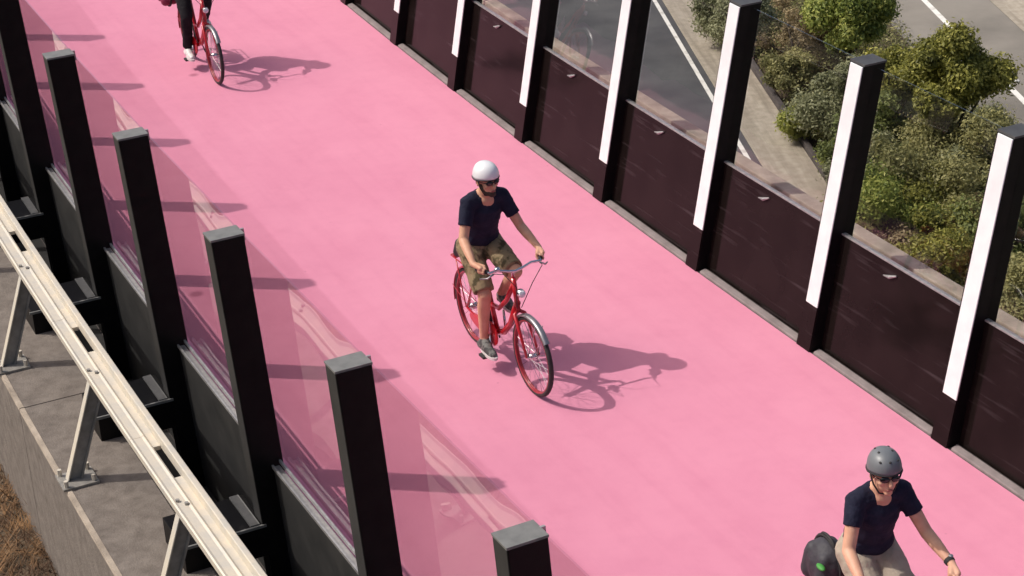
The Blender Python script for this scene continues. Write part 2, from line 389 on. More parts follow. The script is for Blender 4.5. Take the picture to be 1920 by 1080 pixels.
for i in range(-5, 5):
    a, b = 1.0 + i * 5.5, 1.0 + (i + 1) * 5.5 - .015
    MB().sweep(a, b, [(.66, -.9), (.93, -.9), (.91, .60), (.68, .60)]).build('wall_length', M['brown_concrete'], wall_r, rel=kr)
    MB().sweep(a, b, [(.755, .602), (.905, .602), (.90, .70), (.76, .70)]).build('coping', M['pale_concrete'], wall_r, rel=kr, bevel=.012)

# ================================================================== LEFT BARRIER: black box posts, glass above charcoal panels
W_, P_, SL = 4.92382, 4.9714, 1.97661
HL, LNL, DL, EL = 2.786, math.tan(.05418), .21149, .14887
lb = fr(3, -5.0, 0)
left = thing('glass_barrier', 'left barrier of thick black posts with grey caps, glass panes and charcoal panels', 'barrier', lb)
lp_me = MB().box(-EL, 0, -DL, 0, -.30, HL - .012, -LNL).mesh('post', M['black_steel'])
lo_me = MB().box(-EL + .004, -.004, -DL - .004, -DL - .0005, .70, HL - .012, -LNL).mesh('outer_cover', M['charcoal'])
lc_me = MB().box(-EL - .003, .003, -DL - .006, .003, HL - .010, HL + .004, -LNL).mesh('cap', M['cap'])
chord = SL * (1 + K * 5.0)
pan_me = MB().box(.004, chord - EL - .004, -.075, -.055, -.10, 1.10, -LNL).mesh('lower_panel', M['charcoal'])
gl_me = MB().box(-EL / 2 + .006, chord - EL / 2 - .006, .008, .020, 1.15, HL - .035, -LNL).mesh('glass_pane', M['glass'])
sill_me = (MB().box(.002, chord - EL - .002, -.030, -.016, 1.128, 1.152, -LNL).box(.002, chord - EL - .002, -.085, -.071, 1.105, 1.128, -LNL)
           .box(.002, chord - EL - .002, -.070, -.031, 1.102, 1.112, -LNL)).mesh('sill_rail', M['alu'])
clip_me = MB().box(-.082, -.068, -.002, .024, HL - .075, HL + .006, -LNL).mesh('glass_clip', M['alu'])
br_me = (MB().box(-.46, .0, -.80, -DL - .02, .46, .69, 0)).mesh('bracket', M['black_steel'])
brt_me = MB().box(-.006, .008, -.82, -DL - .016, .684, .704, 0).mesh('edge_lip', M['cap'])  # paler grey paints in the sunlit flange edge
brp_me = MB().box(-.45, -.02, -.33, -.265, .692, .706, 0).mesh('flange_plate', M['cap'])
tr_me = MB().box(.004, chord - EL - .004, -.60, -.078, -.14, -.10, 0).mesh('trough_floor', M['charcoal'])
def put(name, me, parent, base, t, n, bevel=0., z=0., drz=0.):
    return link(name, me, parent, fr(t, n, z) - base, ang(t) + drz, bevel)
for i in range(-9, 5):
    t = P_ + i * SL
    po = put('post', lp_me, left, lb, t, -W_, .004)
    for nm, me in (('cap', lc_me), ('outer_cover', lo_me), ('glass_clip', clip_me)):
        c = link(nm, me, po)
    if i < 4:
        d = K * SL / 2
        for nm, me in (('lower_panel', pan_me), ('glass_pane', gl_me), ('trough_floor', tr_me)):
            put(nm, me, left, lb, t, -W_, drz=d)
        put('sill_rail', sill_me, left, lb, t, -W_, drz=d)
    bo = put('bracket', br_me, left, lb, t, -W_, .004)
    link('edge_lip', brt_me, bo); link('flange_plate', brp_me, bo)

# ================================================================== GALVANISED GUARDRAIL on the kerb wall
gb = fr(3, -6.0, .5)
rail = thing('guardrail', 'cream galvanised steel guardrail on raked legs bolted to the concrete kerb wall', 'guardrail', gb)
LT = [1.46 + SL * i for i in range(-5, 6)]
rail_t = [a + .35 for a in LT]
MB().sweep(LT[0] - .8, LT[-1] + .8, [(-5.690, 1.26), (-5.648, 1.26), (-5.643, 1.30), (-5.648, 1.345), (-5.690, 1.345)]).build('inner_rail', M['galv'], rail, rel=gb, bevel=.006)
for i in range(len(LT) - 1):                       # outer channel in lengths, one per bay
    a, b = LT[i] - .95, LT[i + 1] - .954
    MB().sweep(a, b, [(-5.850, 1.245), (-5.745, 1.245), (-5.745, 1.29), (-5.756, 1.297), (-5.772, 1.29), (-5.824, 1.29), (-5.840, 1.297), (-5.850, 1.29)]).build('outer_channel', M['galv'], rail, rel=gb)
    MB().sweep(LT[i] - .36, LT[i + 1] - .80, [(-5.7445, 1.25), (-5.6905, 1.25), (-5.6905, 1.28), (-5.7445, 1.28)]).build('web_plate', M['galv'], rail, rel=gb)
bolt_me = MB().tube([(0, 0, 0), (0, 0, .018)], .014, 6).mesh('bolt', M['galv_dark'])
def raked(x0, x1, y0, y1):
    k = .262
    return [(x0, y0, .02), (x1, y0, .02), (x1, y1, .02), (x0, y1, .02), (x0, y0 + k, .742), (x1, y0 + k, .742), (x1, y1 + k, .742), (x0, y1 + k, .742)]
leg_me = MB().hexa(raked(-.034, .034, -.045, -.033)).mesh('leg', M['galv'])
web_me = MB().hexa(raked(-.006, .006, -.0325, .055)).hexa(raked(-.034, .034, .0555, .067)).mesh('web', M['galv_dark'])  # darker steel puts the shaded side of the leg into the colour
bp_me = MB().box(-.11, .13, -.10, .16, .002, .02).mesh('base_plate', M['galv_dark'])
nut_me = MB().tube([(0, 0, .02), (0, 0, .07)], .017, 6).mesh('anchor_bolt', M['galv'])
for a in LT:
    lg = put('leg', leg_me, rail, gb, a, -6.06, .004, .5)
    bp = link('base_plate', bp_me, lg); link('web', web_me, lg)
    for x, y in ((.10, .13), (.10, -.07), (-.085, .13), (-.085, -.07)):
        link('anchor_bolt', nut_me, lg, (x, y, 0))
    for x, y in ((-.06, .0), (.0, .04)):
        put('bolt', bolt_me, rail, gb, a + x, -5.818 + y, z=1.288)

# ================================================================== RIGHT BARRIER: leaning posts with white light strips
SR = 1.83807
HR, LNR = 2.395, math.tan(.19236)
rb = fr(1.5, .1, 0)
right = thing('lit_post_barrier', 'right barrier of outward leaning black posts with white strips and dark panels', 'barrier', rb)
rp_me = MB().box(-.19, 0, 0, .21, 0, HR - .012, LNR).mesh('post', M['black_steel'])
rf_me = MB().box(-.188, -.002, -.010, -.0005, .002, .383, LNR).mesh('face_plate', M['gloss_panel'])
rmk_me = MB().tube([(.62, .088 + LNR * .885, .885), (.70, .084 + LNR * .90, .90), (.78, .086 + LNR * .935, .935)], [.005, .017, .007], 6).mesh('reflection_mark', M['alu'])  # made-up pale piece on each panel, imitates a reflected glint
rs_me = MB().box(-.166, -.002, -.012, -.0005, .385, HR - .014, LNR).mesh('light_strip', M['white_strip'])
rc_me = MB().box(-.192, .002, .004, .213, HR - .0115, HR + .004, LNR).mesh('cap', M['dark_cap'])
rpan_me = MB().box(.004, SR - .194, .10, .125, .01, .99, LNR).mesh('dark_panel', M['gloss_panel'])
rtrim_me = MB().box(.004, SR - .194, .094, .131, .992, 1.004, LNR).mesh('top_trim', M['alu'])
rgl_me = MB().box(.004, SR - .194, .106, .118, 1.006, HR - .03, LNR).mesh('glass_pane', M['glass_r'])
rk_me = MB().hexa([(.03, .012, -.02), (SR - .22, .012, -.02), (SR - .20, .085, -.02), (.01, .085, -.02), (.03, .012, .016), (SR - .22, .012, .016), (SR - .20, .085, .022), (.01, .085, .022)]).mesh('kerb_stone', M['kerb'])
for i in range(-8, 7):
    t = i * SR
    po = put('post', rp_me, right, rb, t, 0, .004)
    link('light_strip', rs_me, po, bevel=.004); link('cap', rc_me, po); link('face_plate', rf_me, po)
    if i < 6:
        d = K * SR / 2
        for nm, me, bv in (('dark_panel', rpan_me, 0), ('top_trim', rtrim_me, 0), ('glass_pane', rgl_me, 0), ('reflection_mark', rmk_me, 0), ('kerb_stone', rk_me, .010)):
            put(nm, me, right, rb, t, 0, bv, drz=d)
tag(MB().sweep(T0, T1, [(.001, -.10), (.72, -.10), (.72, -.006), (.001, -.006)]).build('deck_edge', M['slab']), kind='structure')
# ================================================================== SHRUBS AND TREES beyond the parapet
LEAF = dict(
    olive=leaf_mat('olive_leaves', (0.121, 0.126, 0.049), (0.272, 0.265, 0.105), (0.463, 0.432, 0.186)),
    sage=leaf_mat('sage_leaves', (0.121, 0.131, 0.064), (0.265, 0.279, 0.145), (0.450, 0.453, 0.267)),
    lime=leaf_mat('lime_leaves', (0.106, 0.145, 0.040), (0.268, 0.321, 0.070), (0.500, 0.500, 0.135)),
    gold=leaf_mat('golden_leaves', (0.087, 0.094, 0.026), (0.238, 0.239, 0.051), (0.437, 0.412, 0.099)),
    dry=leaf_mat('dry_leaves', (0.141, 0.112, 0.070), (0.294, 0.228, 0.128), (0.466, 0.370, 0.208)),
    deep=leaf_mat('deep_green_leaves', (0.080, 0.099, 0.035), (0.177, 0.212, 0.064), (0.326, 0.359, 0.116)),
)
def unp(px, py, z):
    r2 = (px - 960) / FPX; u2 = (540 - py) / FPX
    r = r2 * math.cos(ROLL) + u2 * math.sin(ROLL); u = -r2 * math.sin(ROLL) + u2 * math.cos(ROLL)
    D = Vector((r, math.cos(PITCH) + u * math.sin(PITCH), -math.sin(PITCH) + u * math.cos(PITCH)))
    return Vector((0, 0, CAM_H)) + D * ((z - CAM_H) / D.z)
def leaves_mesh(name, pts, nrm, size, tone, m):
    N = len(pts)
    a = np.cross(nrm, rng.normal(size=(N, 3))); a /= np.linalg.norm(a, axis=1)[:, None] + 1e-9
    b = np.cross(nrm, a); s = size[:, None]
    V = np.stack([pts - a * s, pts - b * s * .45 + nrm * s * .12, pts + a * s, pts + b * s * .45 + nrm * s * .12], 1).reshape(-1, 3)
    me = bpy.data.meshes.new(name); me.vertices.add(4 * N); me.loops.add(4 * N); me.polygons.add(N)
    me.vertices.foreach_set('co', V.ravel()); me.loops.foreach_set('vertex_index', np.arange(4 * N))
    me.polygons.foreach_set('loop_start', np.arange(0, 4 * N, 4)); me.polygons.foreach_set('loop_total', np.full(N, 4))
    me.update(); at = me.attributes.new('leaf_tone', 'FLOAT', 'FACE'); at.data.foreach_set('value', tone.astype(np.float32))
    me.materials.append(m); return me
def shrub(name, label, px, py, R, H, kind, seed, leaf=.075, n=4200, zc=None, cat='shrub', flat=.8):
    """px, py: where the middle of the crown stands in the picture; R crown radius, H height of the crown's middle"""
    r = np.random.default_rng(seed); zc = ZL + H
    c = unp(px, py, zc); base = Vector((c.x, c.y, ZL))
    o = thing(name, label, cat, base, group='shrubs and trees between the lower roads')
    k = 24; ctr = []; rad = []
    while len(ctr) < k:
        p = r.uniform(-1, 1, 3)
        if np.linalg.norm(p) > 1: continue
        p = p / max(np.linalg.norm(p), .05) * (np.linalg.norm(p) ** .6) * r.uniform(.6, .98)
        ctr.append(p * np.array([R, R, R * flat])); rad.append(R * r.uniform(.14, .38))
    ctr = np.array(ctr); rad = np.array(rad)
    idx = r.choice(k, n, p=rad ** 2 / (rad ** 2).sum())
    d = r.normal(size=(n, 3)); d /= np.linalg.norm(d, axis=1)[:, None]
    rr = rad[idx] * (1 - .5 * r.random(n) ** 1.8) * (1 + .22 * r.normal(size=n))
    P = ctr[idx] + d * rr[:, None] * np.array([1, 1, .85]) + np.array([0, 0, H])
    keep = P[:, 2] > .05; P, d, idx = P[keep], d[keep], idx[keep]; m = len(P)
    nr = d * .7 + r.normal(size=(m, 3)) * .55 + np.array([0, 0, .35]); nr /= np.linalg.norm(nr, axis=1)[:, None]
    clump = r.random(k)
    tone = np.clip(.30 + .50 * clump[idx] + .20 * r.normal(size=m), 0, 1)
    me = leaves_mesh('crown', P, nr, leaf * r.uniform(.55, 1.3, m), tone, LEAF[kind])
    link('crown', me, o)
    tr = MB(); tr.tube([(0, 0, -.05), (.03 * R, .02, H * .35), (0, .03, H * .62)], [.06 * R + .02, .045 * R + .015, .03 * R + .01], 7)
    for j in range(0, k, 2):
        q = Vector(ctr[j]) + Vector((0, 0, H)); s0 = Vector((.02, .02, H * (.3 + .3 * r.random())))
        mid = (s0 + q) / 2 + Vector(r.normal(size=3)) * .06 * R
        tr.tube([s0, mid, q], [.025 * R + .01, .018 * R + .008, .006], 5)
    tr.build('trunk', M['bark'], o, smooth=True)
    return o
SH = [  # name, label, px, py, R, H, leaves, seed, leaf size, count
    ('shrub', 'grey green shrub nearest the far end, beside the pale shoulder at the top', 1372, 20, .8, .75, 'sage', 11, .07, 4200),
    ('shrub', 'brownish half dry shrub behind the top of the post with a full white strip', 1490, 70, .85, .8, 'dry', 12, .06, 3000),
    ('tree', 'dark olive tree at the top edge left of the tree shadow on the far road', 1590, 25, 1.05, 1.5, 'lime', 13, .085, 5200),
    ('shrub', 'large grey green shrub right of the tallest visible white strip post', 1605, 185, .98, .95, 'sage', 14, .075, 5600),
    ('shrub', 'low bright green shrub on the kerb beside the shoulder', 1512, 225, .45, .42, 'lime', 15, .055, 2600),
    ('shrub', 'low lime green shrub trailing along the kerb nearer the parapet', 1592, 300, .5, .42, 'lime', 16, .055, 2600),
    ('tree', 'dense golden green tree crown standing over the far road', 1768, 138, 1.06, 2.3, 'gold', 63, .08, 8600),
    ('shrub', 'small golden shrub joined to the left of the dense golden tree', 1680, 140, .60, 1.6, 'gold', 18, .075, 2800),
    ('shrub', 'sparse olive grey shrub below the dense golden tree', 1760, 300, 1.10, 1.1, 'olive', 19, .07, 5000),
    ('shrub', 'dark green shrub behind the post at the left of the sparse olive shrub', 1650, 265, .80, .9, 'deep', 20, .075, 3600),
    ('shrub', 'grey green shrub at the edge of the bed above the parapet end of the shoulder', 1612, 400, .5, .5, 'olive', 21, .06, 2400),
    ('shrub', 'leafy mid green shrub behind the middle of the second full white strip', 1680, 400, .95, .85, 'lime', 22, .07, 5000),
    ('shrub', 'grey shrub beside the near edge of the far road', 1830, 330, .75, .9, 'sage', 23, .06, 3200),
    ('shrub', 'yellowing shrub close above the parapet between two white strip posts', 1765, 470, .80, .7, 'gold', 24, .065, 4200),
    ('shrub', 'reddish brown dry shrub low against the parapet between two white strip posts', 1660, 475, .60, .45, 'dry', 25, .06, 2600),
    ('shrub', 'dark green shrub at the right edge behind the rightmost post', 1915, 440, .85, .8, 'deep', 26, .075, 4000),
    ('shrub', 'olive shrub low at the right edge just above the parapet', 1890, 545, .75, .6, 'olive', 27, .065, 3600),
    ('shrub', 'olive shrub filling the gap left of the dense golden tree', 1640, 185, .70, .8, 'olive', 29, .065, 3000),
    ('shrub', 'grey green shrub under the near side of the dense golden tree', 1840, 255, .62, .7, 'sage', 30, .06, 2600),
    ('shrub', 'low olive shrub behind the middle of the first full white strip', 1482, 135, .5, .5, 'olive', 31, .06, 2400),
    ('shrub', 'grey green shrub between the large grey green shrub and the leafy mid green shrub', 1640, 325, .72, .7, 'sage', 32, .065, 3400),
    ('shrub', 'yellow green shrub between the sparse olive shrub and the yellowing shrub', 1750, 385, .65, .65, 'gold', 33, .06, 2800),
    ('shrub', 'mid green shrub between the grey shrub and the yellowing shrub', 1820, 420, .65, .6, 'olive', 28, .065, 3000),
]
for nm, lab, px, py, R, H, kd, sd, lf, n in SH: shrub(nm, lab, px, py, R * (1.0 if nm == 'tree' else 1.28), H * 1.15, kd, sd, lf * .60, int(n * 5.2), cat='tree' if nm == 'tree' else 'shrub')
def ground_cover():       # low growth filling the bed
    n = 70000; r = np.random.default_rng(5); a = r.uniform(1.5, 5.0, n); b = r.uniform(-22, 8, n)
    P = np.stack([4.25 + a * c_ - b * s_, 45.5 + a * s_ + b * c_, ZL + .03 + .7 * r.random(n) ** 1.4], 1)
    nr = r.normal(size=(n, 3)) * .6 + np.array([0, 0, 1]); nr /= np.linalg.norm(nr, axis=1)[:, None]
    me = leaves_mesh('ground_cover', P, nr, .046 * r.uniform(.5, 1.3, n), np.clip(.4 + .28 * r.normal(size=n), 0, 1), LEAF['olive'])
    tag(link('ground_cover', me), 'low leafy growth covering the soil between the shrubs', 'ground cover', kind='stuff')
ground_cover()

# ================================================================== BICYCLES (local frame: x forward, y to the rider's left, rear axle above x = 0)
WB, WR = 1.09, .335
GRIP_X, GRIP_Y, GRIP_Z = .79, .255, 1.03
BBX, BBZ, CRANK = .45, .285, .165
def wheel(parent, x, name):
    seg = 40
    circ = lambda rad, y=0.: [(rad * math.cos(2 * PI * k / seg), y, rad * math.sin(2 * PI * k / seg)) for k in range(seg)]
    rim = MB().tube(circ(WR - .036, -.008), .011, 6, True).tube(circ(WR - .036, .008), .011, 6, True).build('wheel', M['rim'], parent, smooth=True)
    rim.location = (x, 0, WR)
    MB().tube(circ(WR - .021), .021, 9, True).build('tyre', M['rubber'], rim, smooth=True)
    sp = MB()
    for k in range(28):
        a = 2 * PI * k / 28; s_ = .03 * (1 if k % 2 else -1); h = a + (.5 if (k // 2) % 2 else -.5)
        sp.tube([(.022 * math.cos(h), s_, .022 * math.sin(h)), ((WR - .045) * math.cos(a), 0, (WR - .045) * math.sin(a))], .0016, 4)
    sp.build('spokes', M['chrome'], rim)
    MB().tube([(0, -.05, 0), (0, -.032, 0), (0, -.03, 0), (0, .03, 0), (0, .032, 0), (0, .05, 0)], [.010, .010, .028, .028, .010, .010], 12).build('hub', M['chrome'], rim, smooth=True)
    return rim
def guard(x, a0, a1, parent, gm, w=.030):
    mb = MB(); n = 18; r = WR + .018; vs = []; fs = []
    for i in range(n + 1):
        a = a0 + (a1 - a0) * i / n
        for y, dr in ((-w, -.016), (-w * .55, 0.), (w * .55, 0.), (w, -.016)):
            vs.append((x + (r + dr) * math.cos(a), y, WR + (r + dr) * math.sin(a)))
        for y, dr in ((-w + .002, -.018), (-w * .5, -.004), (w * .5, -.004), (w - .002, -.018)):
            vs.append((x + (r + dr) * math.cos(a), y, WR + (r + dr) * math.sin(a)))
    for i in range(n):
        o = i * 8; p = o + 8
        for j in range(3): fs.append((o + j, o + j + 1, p + j + 1, p + j)); fs.append((o + 4 + j + 1, o + 4 + j, p + 4 + j, p + 4 + j + 1))
        fs.append((o, p, p + 4, o + 4)); fs.append((o + 3, o + 7, p + 7, p + 3))
    mb.add(vs, fs)
    for y in (-.045, .045):
        for a in ((a0 * .75 + a1 * .25), (a0 * .15 + a1 * .85)):
            mb.tube([(x, y, WR), (x + r * math.cos(a), y * .7, WR + r * math.sin(a))], .003, 5)
    return mb.build('mudguard', M[gm], parent, smooth=True)
def bicycle(label, loc, th, crank, bar_m='chrome', rack=True, group='red bicycles on the pink path'):
    o = thing('bicycle', label, 'bicycle', loc, th - PI / 2, group)
    HT, HB = Vector((.80, 0, .90)), Vector((.855, 0, .70))       # head tube
    BB = Vector((BBX, 0, BBZ)); ST = Vector((.235, 0, .80)); FA = Vector((WB, 0, WR))
    f = MB()
    f.tube([BB, BB.lerp(ST, .5), ST], .021, 10)
    f.tube([HB + Vector((0, 0, .02)), (.72, 0, .48), (.58, 0, .34), BB], .028, 10)          # swept down tube
    f.tube([HT - Vector((0, 0, .04)), (.66, 0, .66), (.50, 0, .52), (.345, 0, .50)], .021, 10)  # step-through top tube
    for y in (-1, 1):
        f.tube([BB + Vector((0, y * .03, 0)), (.25, y * .055, .30), (0, y * .06, WR)], .010, 8)
        f.tube([ST + Vector((0, y * .015, -.05)), (.12, y * .05, .62), (0, y * .06, WR)], .008, 8)
    f.tube([BB + Vector((0, -.04, 0)), BB + Vector((0, .04, 0))], .026, 12)
    fo = f.build('frame', M['red'], o, smooth=True)
    MB().tube([HT + (HT - HB) * .06, HB - (HT - HB) * .06], .022, 12).build('head_tube', M['red'], fo, smooth=True)
    k = MB(); k.tube([HB, HB + Vector((.02, 0, -.05))], .018, 8)
    for y in (-1, 1): k.tube([HB + Vector((.015, 0, -.045)), HB + Vector((.03, y * .045, -.07)), (.955, y * .05, .55), FA + Vector((0, y * .055, 0))], [.018, .017, .015, .011], 8)
    k.build('fork', M['red'], o, smooth=True)
    wheel(o, 0, 'rear'); wheel(o, WB, 'front')
    guard(0, .55, 3.35, o, 'red'); guard(WB, .7, 2.6, o, 'silver')
    # chain guard, crank, pedals
    g = MB(); n = 20; vs = []
    for y in (-.062, -.052):
        for i in range(n):
            a = 2 * PI * i / n; vs.append((BBX + .115 * math.cos(a) if math.cos(a) > 0 else (BBX * .15 + (BBX * .85) * 1) + .115 * math.cos(a) * 3.6, y, BBZ + .105 * math.sin(a) * (1 if math.cos(a) > 0 else .75)))
    fs = [tuple(range(n - 1, -1, -1)), tuple(range(n, 2 * n))] + [(i, (i + 1) % n, n + (i + 1) % n, n + i) for i in range(n)]
    g.add(vs, fs).build('chain_guard', M['red'], o)
    for sgn, a in ((-1, crank), (1, crank + PI)):
        pe = Vector((BBX + CRANK * math.cos(a), sgn * .085, BBZ + CRANK * math.sin(a)))
        MB().tube([(BBX, sgn * .075, BBZ), pe], [.014, .010], 8).build('crank', M['chrome'], o, smooth=True)
        MB().box(pe.x - .045, pe.x + .045, min(sgn * .10, sgn * .19), max(sgn * .10, sgn * .19), pe.z - .011, pe.z + .011).build('pedal', M['rubber'], o, bevel=.004)
    # saddle
    s = MB(); prof = [(-.13, .095), (-.10, .105), (-.03, .085), (.03, .045), (.07, .028), (.10, .018)]; vs = []; fs = []; ns = 10
    sx, sz = .175, .925
    for x, wd in prof:
        for j in range(ns):
            a = 2 * PI * j / ns; vs.append((sx + x, wd * math.cos(a), sz + .028 * math.sin(a) - .02 + (.012 if x < -.05 else 0)))
    for i in range(len(prof) - 1):
        for j in range(ns): p = i * ns + j; q = i * ns + (j + 1) % ns; fs.append((p, q, q + ns, p + ns))
    fs.append(tuple(range(ns - 1, -1, -1))); fs.append(tuple((len(prof) - 1) * ns + j for j in range(ns)))
    so = s.add(vs, fs).build('saddle', M['leather'], o, smooth=True)
    MB().tube([(.235, 0, .78), (.195, 0, .925)], .0135, 10).build('seat_post', M['chrome'], o, smooth=True)
    # stem, swept handlebar, grips, levers, cables, bell, lamp
    top = HT + Vector((-.012, 0, .06))
    MB().tube([HT, top, top + Vector((.05, 0, .025))], .014, 10).build('stem', M['chrome'], o, smooth=True)
    c = top + Vector((.055, 0, .03)); hb = []
    half = [c, c + Vector((.0, .06, .012)), c + Vector((-.012, .15, .035)), Vector((GRIP_X + .06, GRIP_Y - .03, GRIP_Z)), Vector((GRIP_X, GRIP_Y, GRIP_Z)), Vector((GRIP_X - .07, GRIP_Y + .02, GRIP_Z - .008))]
    hb = [Vector((p.x, -p.y, p.z)) for p in half[:0:-1]] + half
    bar = MB().tube(hb, .0115, 10).build('handlebar', M[bar_m], o, smooth=True)
    for y in (-1, 1):
        MB().tube([(GRIP_X + .045, y * (GRIP_Y - .024), GRIP_Z), (GRIP_X, y * GRIP_Y, GRIP_Z), (GRIP_X - .075, y * (GRIP_Y + .021), GRIP_Z - .008)], .0165, 10).build('grip', M['rubber'], bar, smooth=True)
        MB().tube([(GRIP_X + .09, y * (GRIP_Y - .05), GRIP_Z + .0), (GRIP_X + .085, y * (GRIP_Y + .0), GRIP_Z - .03), (GRIP_X + .03, y * (GRIP_Y + .045), GRIP_Z - .045)], [.009, .007, .006], 6).build('brake_lever', M['silver'], bar, smooth=True)
        MB().tube([(GRIP_X + .09, y * (GRIP_Y - .05), GRIP_Z), (GRIP_X + .20, y * .17, GRIP_Z + .03), (GRIP_X + .21, y * .07, GRIP_Z - .10), (HB.x + .03, y * .02, HB.z - .02)], .0035, 5).build('brake_cable', M['rubber'], bar, smooth=True)
    MB().ell((GRIP_X + .085, -.17, GRIP_Z + .03), (.026, .026, .02), z0=-.2).build('bell', M['chrome'], bar, smooth=True)
    lm = MB().ell((HB.x + .07, 0, HB.z + .13), (.045, .035, .035)).build('headlamp', M['chrome'], o, smooth=True)
    MB().ell((HB.x + .095, 0, HB.z + .13), (.024, .030, .030)).build('lens', M['reflector'], lm, smooth=True)
    if rack:
        r = MB()
        for y in (-.06, 0, .06): r.tube([(.10, y, .72), (-.05, y, .72), (-.27, y, .715)], .006, 6)
        for x in (.09, -.08, -.27): r.tube([(x, -.06, .72), (x, .06, .72)], .006, 6)
        for y in (-.065, .065): r.tube([(-.16, y, .715), (-.01, y, WR)], .006, 6)
        r.build('rear_rack', M['red'], o, smooth=True)
        MB().ell((-.285, 0, .695), (.012, .035, .028)).build('tail_lamp', M['red'], o, smooth=True)
    MB().tube([(.30, .05, .30), (.22, .12, .10)], .008, 6).build('kickstand', M['rubber'], o, smooth=True)
    return o

# ================================================================== RIDERS (same local frame as their bicycle)
def ik(a, b, l1, l2, pole):
    a, b = Vector(a), Vector(b); d = b - a; L = min(d.length, (l1 + l2) * .999); dn = d.normalized()
    x = (l1 * l1 - l2 * l2 + L * L) / (2 * L); h = math.sqrt(max(l1 * l1 - x * x, 1e-6))
    p = Vector(pole); p = (p - dn * p.dot(dn)).normalized()
    return a + dn * x + p * h
def rider(label, loc, th, crank, sk, top, bottom, long_trousers=False, helmet='white_shell', beard=False, head_yaw=0., head_pitch=0.1,
          shoe='shoe_grey', sole='white_leather', watch=False, lean=0.0, sleeve=.58, group=None, vents=False, dz=0.):
    o = thing('person', label, 'person', loc, th - PI / 2)
    HIPZ = 1.00 + dz; hip = Vector((.165, 0, HIPZ)); chest = Vector((.285 + lean, 0, HIPZ + .33)); neck = Vector((.335 + lean * 1.25, 0, HIPZ + .485))
    S = {s: Vector((.325 + lean * 1.2, s * .152, HIPZ + .435)) for s in (-1, 1)}
    H = {s: hip + Vector((.02, s * .085, -.02)) for s in (-1, 1)}
    hd = neck + Vector((.047, 0, .138))                       # middle of the head
    RM = Matrix.Rotation(head_yaw, 3, 'Z') @ Matrix.Rotation(head_pitch, 3, 'Y')
    hp = lambda x, y, z: hd + RM @ Vector((x, y, z))
    b = MB()
    # trunk
    b.cap(hip, chest, .118, .125, sq=1.1, side=(1, 0, 0)); b.cap(chest, neck - Vector((0, 0, .05)), .12, .072, sq=1.12, side=(1, 0, 0))
    b.cap(S[-1], S[1], .058, .058); b.cap(neck - Vector((.015, 0, .06)), hd - Vector((.012, 0, .03)), .062, .055)
    for s in (-1, 1): b.cap(neck + Vector((-.03, s * .03, .0)), S[s] + Vector((-.01, -s * .04, .02)), .045, .042)
    # head and face
    b.ell(hp(-.008, 0, .03), (.098, .077, .092), RM); b.ell(hp(.022, 0, -.045), (.070, .060, .072), RM); b.ell(hp(.068, 0, -.098), (.024, .028, .020), RM)
    b.cap(hp(.088, 0, .012), hp(.112, 0, -.028), .010, .016, 8); b.ell(hp(.078, 0, .032), (.022, .055, .012), RM); b.ell(hp(.080, 0, -.064), (.018, .028, .016), RM)
    for s in (-1, 1): b.ell(hp(-.005, s * .080, -.012), (.020, .010, .031), RM); b.ell(hp(.060, s * .042, -.025), (.026, .022, .022), RM)
    # arms and hands
    grips = {s: Vector((GRIP_X - .015, s * (GRIP_Y + .004), GRIP_Z)) for s in (-1, 1)}
    el = {}; wr = {}
    for s in (-1, 1):
        gdir = (Vector((GRIP_X - .075, s * (GRIP_Y + .021), GRIP_Z - .008)) - Vector((GRIP_X + .045, s * (GRIP_Y - .024), GRIP_Z))).normalized()   # along the grip, towards its end
        sd = Vector((0, s, 0)); sd = (sd - gdir * sd.dot(gdir)).normalized(); upv = gdir.cross(sd) if gdir.cross(sd).z > 0 else -gdir.cross(sd)
        W = grips[s] + gdir * .085 + upv * .040 + sd * .004; wr[s] = W
        el[s] = ik(S[s], W, .300, .268, (-.45, s * .32, -.75))
        b.cap(S[s], el[s], .050, .040); b.cap(el[s], el[s].lerp(W, .35), .041, .040); b.cap(el[s].lerp(W, .35), W, .040, .026)
        kn = grips[s] + upv * .030 + gdir * -.012
        b.cap(W, kn + sd * .022, .024, .020, 10); b.cap(W, kn - sd * .018, .024, .018, 10)
        for q, off in enumerate((-.030, -.010, .011, .031)):               # four fingers over the grip
            L = (.92, 1.05, 1.0, .84)[q]
            c0 = grips[s] - gdir * (off + .012)
            pts = [c0 + (sd * math.cos(a) + upv * math.sin(a)) * (.0255 + .004 * (1 - L)) for a in (1.75, .85, -.05 * L, -.9 * L)]
            pts = [kn * .4 + pts[0] * .6] + pts
            for i in range(len(pts) - 1): b.cap(pts[i], pts[i + 1], .0095 - .0006 * i, .0090 - .0006 * i, 8)
        # thumb leaves the side of the palm and passes below the grip
        tb = W.lerp(kn, .45) - sd * .020
        t1 = grips[s] - sd * .030 + upv * .004 - gdir * .012; t2 = grips[s] - sd * .016 - upv * .024 - gdir * .030
        b.cap(tb, t1, .013, .011, 8); b.cap(t1, t2, .011, .009, 8)
    # legs
    foot = {}; knee = {}
    for s, a in ((-1, crank), (1, crank + PI)):
        pe = Vector((BBX + CRANK * math.cos(a), s * .125, BBZ + CRANK * math.sin(a)))
        ank = pe + Vector((-.085, -s * .012, .105)); foot[s] = (pe, ank)
        knee[s] = ik(H[s], ank, .435, .425, (1, s * .06, .35))
        b.cap(H[s], knee[s], .082, .056); b.cap(knee[s], knee[s].lerp(ank, .32) - Vector((.012, 0, 0)), .054, .055); b.cap(knee[s].lerp(ank, .32) - Vector((.012, 0, 0)), ank, .054, .035)
        b.cap(ank, pe + Vector((.05, 0, .045)), .036, .030); b.cap(ank, ank + Vector((-.03, 0, -.055)), .034, .030)
    skin_part(b, 'body', M[sk], o, .0062, 5)
